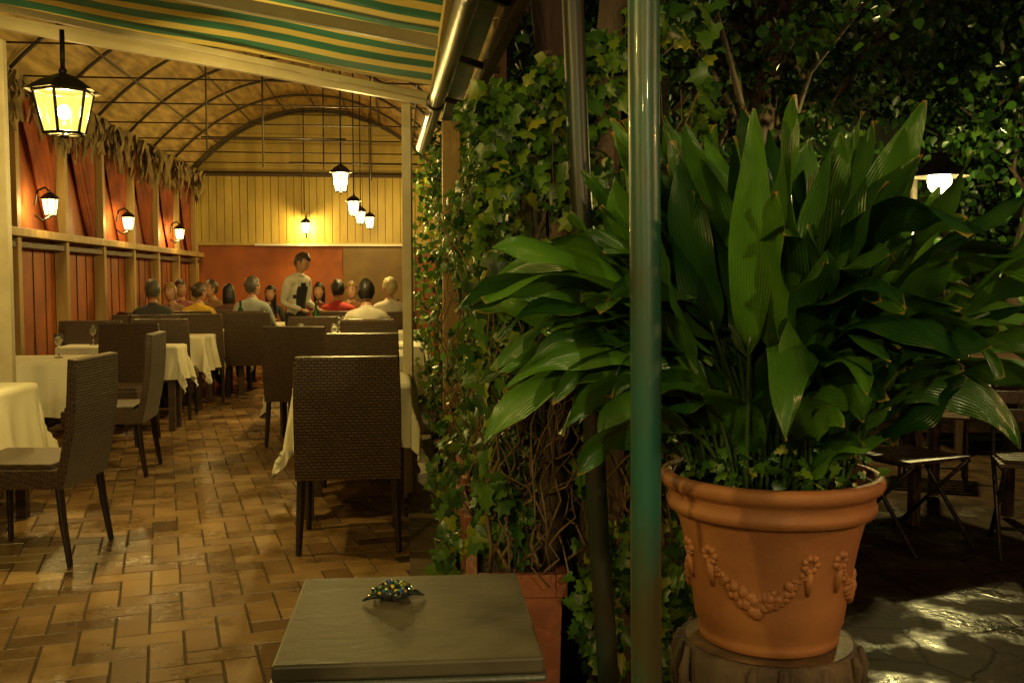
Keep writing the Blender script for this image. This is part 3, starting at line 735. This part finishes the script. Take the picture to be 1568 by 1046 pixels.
for sx,sy,L in ((-1,-.3,.062),(1,-.35,.060),(-.8,.9,.04),(.8,.9,.04)):
    t.tube([(sx*.022,sy*.02,.010),(sx*.042,sy*.03,.012),(sx*L,sy*.03,.004)],[.012,.011,.003],GD,8,flat=.5)
t.tube([(0,-.022,.012),(0,-.038,.016),(0,-.048,.014)],[.008,.011,.006],GD,8)
t.obj('glass_turtle_figurine',(-.020,1.93,.6995),math.radians(12))

# ------------------------------------------------------------ stump, pot, aspidistra
PX,PY=.845,2.2
st=MB(); prof=[(.235,0),(.215,.06),(.205,.2),(.20,.35),(.208,.46),(.20,.485),(.19,.49)]
st.lathe(prof,BARK,48,wob=.03); st.add([(.19*math.cos(a*math.pi/24),.19*math.sin(a*math.pi/24),.4925) for a in range(48)],[tuple(range(48))],CUTW)
for i in range(110):
    a=R(0,6.28); z0=R(0,.38); L=R(.08,.25); st.tube([(.203*math.cos(a),.203*math.sin(a),z0),(.213*math.cos(a+.02),.213*math.sin(a+.02),z0+L/2),(.204*math.cos(a+.03),.204*math.sin(a+.03),min(.49,z0+L))],[.006,.014,.006],BARK,5)
st.obj('tree_stump',(PX,PY,0))
pt=MB()
pp=[(.15,0),(.158,.006),(.160,.02),(.158,.028),(.162,.034),(.163,.045),(.168,.052),(.176,.11),(.186,.17),(.199,.24),(.212,.29),(.214,.297),(.220,.300),(.232,.304),(.236,.315),(.236,.322),(.232,.328),(.232,.345),(.236,.352),(.247,.358),(.252,.368),(.252,.38),(.246,.388),(.232,.39),(.225,.385),(.222,.36),(.215,.33)]
pt.lathe(pp,TERRA,72)
def rb(z): 
    for (r1,z1),(r2,z2) in zip(pp,pp[1:]):
        if z1<=z<=z2 and z2>z1: return r1+(r2-r1)*(z-z1)/(z2-z1)
    return .2
for s in range(4):
    a0=math.radians(-118+90*s); n=30
    for k in range(n+1):
        t=k/n; a=a0+(t-.5)*math.radians(64); zz=.205-.075*math.sin(t*math.pi); th=.55+1.0*math.sin(t*math.pi)
        for q in range(3):
            z2=zz+R(-.013,.013)*th; a2=a+R(-.02,.02); r=rb(z2)-.002
            rr=R(.006,.011)*th
            pt.ball((r*math.cos(a2),r*math.sin(a2),z2),(rr,rr,rr*R(.8,1.2)),TERRA,8,6)
    for e in(-1,1):
        a=a0+e*math.radians(33)
        for q in range(7):
            an=q/7*6.28; z2=.222+.015*math.sin(an); a2=a+.015*math.cos(an)/.2; r=rb(z2); pt.ball((r*math.cos(a2),r*math.sin(a2),z2),.009,TERRA,8,6)
        pt.tube([((rb(z_)+.002)*math.cos(a),(rb(z_)+.002)*math.sin(a),z_) for z_ in(.205,.18,.15)],[.008,.010,.004],TERRA,6)
pt.lathe([(.001,.34),(.1,.352),(.218,.345)],SOIL,24)
pt.obj('terracotta_pot',(PX,PY,.494))
IVYS=mk('leaf_stalk',(.05,.10,.02),(.02,.05,.012),8,.4)
def aspidistra():
    V=[];F=[];L=[]
    stem=MB(); made=0; tries=0; NL=300
    while made<NL and tries<16000:
        tries+=1
        a=R(0,2*math.pi)
        if 200<made<245: a=R(math.radians(120),math.radians(190))
        r0=R(.0,.17); bx,by=r0*math.cos(a),r0*math.sin(a)
        th0=math.radians(R(0,28)); inner=random.random(); bl=R(.30,.48)
        if made>=245: th1=math.radians(R(40,120)); pet=R(.05,.22); bl=R(.20,.32); th0=math.radians(R(5,40))
        elif inner<.30: th1=math.radians(R(10,60)); pet=R(.28,.50)
        elif inner<.72: th1=math.radians(R(75,140)); pet=R(.22,.52)
        else: th1=math.radians(R(100,165)); pet=R(.10,.34)
        total=pet+bl; n=22; p=Vector((bx,by,0)); path=[p.copy()]
        az_=a+R(-.8,.8); tw=R(-1.3,1.3); pw=R(1.2,2.4)
        for k in range(n):
            t=(k+1)/n; th=th0+(th1-th0)*(t**pw)+.14*math.sin(t*5+a*3); d=Vector((math.sin(th)*math.cos(az_),math.sin(th)*math.sin(az_),math.cos(th)))
            p=p+d*total/n; path.append(p.copy())
        wp=[q+Vector((PX,PY,.85)) for q in path]
        if any((q.y<1.97 and q.x<.66) or q.y<1.60 or (q.x<.72 and q.y>2.78) for q in wp): continue
        if any(q.z<.90 and math.hypot(q.x-PX,q.y-PY)<.27 for q in wp[6:]): continue
        if any(q.z<.78 for q in wp): continue
        if any(q.z<1.0 and q.y<2.2 and abs(q.x-PX)<.3 for q in wp[12:]) and random.random()<(.4 if made>=245 else .7): continue
        if any(q.z>1.86 or (q.x>PX+.28 and q.z>1.60) or (q.x>PX+.45 and q.z>1.50) or (q.x<PX-.26 and q.z>1.72) or (q.x<PX-.42 and q.z>1.48) for q in wp): continue
        kp=int(n*pet/total); stem.tube(path[:kp+2],[.005]*(kp+2),IVYS,6)
        W=R(.038,.062)*(.8 if made>=245 else 1); side0=Vector((-math.sin(az_),math.cos(az_),0)); o=len(V); wave=R(0,6); rv=min(1,max(0,random.gauss(.45,.34)))
        m=16; nc=6; fd=R(.05,.45)
        for k in range(m+1):
            t=k/m; f=kp+(n-kp)*t; i=min(n-1,int(f)); q=path[i].lerp(path[i+1],f-i); d=(path[i+1]-path[i]).normalized()
            tw2=tw*(.4+.8*t); sd=(side0*math.cos(tw2)+d.cross(side0)*math.sin(tw2)); up=sd.cross(d)
            w=W*1.08*(max(0,math.sin(math.pi*t**.78))**.85)+.001
            for c_ in range(nc+1):
                s=-1+2*c_/nc
                V.append(q+sd*s*w+up*(fd*abs(s)**1.2*w + .012*math.sin(wave+t*13+s*2)*abs(s))); L.append((s,t,rv))
        for k in range(m):
            for c_ in range(nc):
                b_=o+k*(nc+1)+c_; F.append((b_,b_+1,b_+nc+2,b_+nc+1))
        made+=1
    so=stem; nst=len(so.v)
    so.add(V,F,ASP,True)
    ob=so.obj('aspidistra_plant',(PX,PY,.85))
    at_=ob.data.attributes.new('luv','FLOAT_VECTOR','POINT'); arr=[0,0,0]*nst
    for l in L: arr+=list(l)
    at_.data.foreach_set('vector',arr); return made
print('leaves',aspidistra())
pos=[];nor=[];siz=[]
for i in range(260):
    a=R(0,6.28); r=R(.08,.24); pos.append((PX+r*math.cos(a),PY+r*math.sin(a),.87+R(0,.10))); nor.append((math.cos(a)*.6,math.sin(a)*.6,.6)); siz.append(R(.018,.034))
leaves('clover_plant',pos,nor,siz,IVY,droop=1.0)

# ------------------------------------------------------------ right side: canopy, hedge
pos=[];nor=[];siz=[]
clumps=[]
while len(clumps)<185:
    x=R(.9,9.0); y=R(4.6,9.2); z=R(1.3,5.2)
    if y/ max(x,.1)<.9: continue
    if z<2.0 and y<5.5: continue
    if math.hypot(x-3.7,y-6.6)<.6 and z<2.6: continue
    if abs(x/y-.568)<.07 and y<6.6 and z<2.5: continue
    clumps.append((x,y,z,R(.22,.55)))
for cx,cy,cz in ((4.4,7.2,2.5),(4.9,6.9,2.0),(3.3,7.5,2.6),(3.9,7.6,1.5),(4.5,6.5,2.7),(5.0,7.2,1.4),(3.4,7.3,1.6),(4.3,7.6,3.0)): clumps.append((cx,cy,cz,.42))
for cx,cy,cz,cr in clumps:
    for k in range(int(330*cr)):
        d=Vector((random.gauss(0,1),random.gauss(0,1),random.gauss(0,.8))).normalized()*cr*R(.3,1.25)
        pos.append((cx+d.x,cy+d.y,cz+d.z*.8)); nor.append((d.x-.1,d.y-.5,d.z+.4)); siz.append(R(.035,.09))
leaves('tree_canopy',pos,nor,siz,CAN,shape=OV,nj=.9,droop=1.0)
tb=MB()
tb.tube([(3.0,8.2,0),(3.05,8.1,1.2),(2.9,8.0,2.4),(3.1,7.8,3.8)],[.2,.16,.13,.08],BARK,14)
tb.tube([(5.6,8.4,0),(5.5,8.3,1.4),(5.7,8.1,2.8),(5.4,8,4.2)],[.18,.15,.12,.07],BARK,14)
for i in range(70):
    cx,cy,cz,cr=random.choice(clumps); base=Vector((3.0,8.0,R(1.8,3.6))) if cx<4.3 else Vector((5.6,8.2,R(1.8,3.8)))
    e=Vector((cx,cy,cz)); mid=base.lerp(e,.5)+Vector((R(-.2,.2),R(-.2,.2),R(0,.35))); tb.tube([base,mid,e],[.035,.018,.005],BARK,6)
tb.obj('tree_limbs')
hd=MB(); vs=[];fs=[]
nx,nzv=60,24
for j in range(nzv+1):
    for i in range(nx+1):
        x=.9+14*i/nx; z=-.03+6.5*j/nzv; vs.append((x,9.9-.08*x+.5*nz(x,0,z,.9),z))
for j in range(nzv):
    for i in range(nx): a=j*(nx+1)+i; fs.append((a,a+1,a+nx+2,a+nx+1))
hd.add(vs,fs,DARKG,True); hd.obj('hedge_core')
pos=[];nor=[];siz=[]
while len(pos)<6500:
    x=R(.9,12); z=R(0,5.5); y=9.9-.08*x+.5*nz(x,0,z,.9)-R(.02,.35)
    if nz(x,3,z,1.6)<-.2: continue
    pos.append((x,y,z)); nor.append((-.1,-1,.4)); siz.append(R(.06,.12))
leaves('hedge_foliage',pos,nor,siz,CAN,shape=OV)

tl=MB(); LX,LY,LZ=3.72,6.6,2.0
tl.lathe([(.05,.20),(.06,.16),(.19,.05),(.20,.035),(.185,.04),(.05,.15),(.02,.16)],IRON,24)
tl.ball((0,0,.01),(.08,.08,.095),BULB); tl.tube([(0,0,.19),(0,.02,.34),(0,.22,.42),(0,.36,.34)],.014,IRON,8); tl.tube([(0,.36,.45),(0,.36,-2.0)],.03,IRON,10)
tlo=tl.obj('added_fill_lamp',(LX,LY,LZ))
def plight(par,off,e,col,r=.05):
    l=D.lights.new('bulb_light','POINT'); l.energy=e; l.color=col; l.shadow_soft_size=r; o=D.objects.new('bulb_light',l); S.collection.objects.link(o); o.parent=par; o.location=off
plight(tlo,(0,0,-.09),230,(1,.82,.28))
fill_lamp2=place(tlo.data,'added_fill_lamp',(3.1,1.1,2.1),math.radians(-90)); plight(fill_lamp2,(0,0,-.09),95,(1,.50,.16))  # unseen lamp added off to the right for the pot's right-hand highlight
fill_lamp3=place(tlo.data,'added_fill_lamp',(1.2,-1.5,2.4),math.radians(180)); plight(fill_lamp3,(0,0,-.09),170,(1,.78,.34))  # unseen lamp added behind the camera as front fill on the plant

def gchair():
    b=MB()
    for i in range(6): b.box((0,-.17+i*.068,.45),(.42,.052,.016),WOODS)
    for s in(-1,1):
        b.tube([(s*.20,-.20,.86),(s*.20,-.12,.44),(s*.20,.24,0)],.011,IRON,8); b.tube([(s*.185,.20,.44),(s*.185,-.26,0)],.011,IRON,8)
        b.tube([(s*.20,.20,.435),(s*.20,-.18,.435)],.009,IRON,8)
    b.tube([(-.185,-.2,.06),(.185,-.2,.06)],.009,IRON,8)
    for z,y in((.83,-.193),(.74,-.178),(.65,-.163)): b.box((0,y,z),(.40,.014,.062),WOODS)
    return b.mesh('folding_chair')
GC=gchair()
def gtable(x,y,rz):
    b=MB()
    for i in range(9): b.box((0,-.32+i*.08,.735),(.78,.068,.022),WOODS)
    b.box((0,0,.70),(.66,.60,.04),WOODS)
    for i in(-1,1):
        for j in(-1,1): b.box((i*.32,j*.29,.345),(.05,.05,.69),WOODS)
    return b.obj('garden_table',(x,y,0),math.radians(rz),.003)
for x,y,r in ((2.55,4.75,200),(3.1,4.5,155),(3.5,6.2,150),(2.5,6.0,200),(2.15,5.6,-90),(4.6,6.3,90),(4.2,5.2,10)): place(GC,'folding_chair',(x,y,-.01),math.radians(r))
gtable(3.0,5.4,12); gtable(4.5,7.2,-10); gtable(2.0,7.6,5)

# ------------------------------------------------------------ world, moonlight, camera
w=D.worlds.new("World"); S.world=w; w.use_nodes=True; nt=w.node_tree; bg=nt.nodes['Background']
sk=nt.nodes.new('ShaderNodeTexSky'); sk.sky_type='NISHITA'; sk.sun_disc=False; sk.sun_elevation=math.radians(2); sk.sun_rotation=math.radians(200)
nt.links.new(sk.outputs[0],bg.inputs[0]); bg.inputs[1].default_value=.020
l=D.lights.new('moon','SUN'); l.energy=.02; l.angle=math.radians(.5); l.color=(.8,.85,1); o=D.objects.new('moon',l); S.collection.objects.link(o); o.rotation_euler=(math.radians(50),0,math.radians(20))
cam=D.cameras.new('camera'); co=D.objects.new('camera',cam); S.collection.objects.link(co); cam.lens=35; cam.sensor_width=36; cam.clip_end=300; cam.clip_start=.05
co.location=(0,0,1.32); co.rotation_euler=(math.radians(90-3.5),0,math.radians(-6.33)); S.camera=co
S.view_settings.view_transform='Standard'; S.view_settings.look='None'; S.view_settings.exposure=0
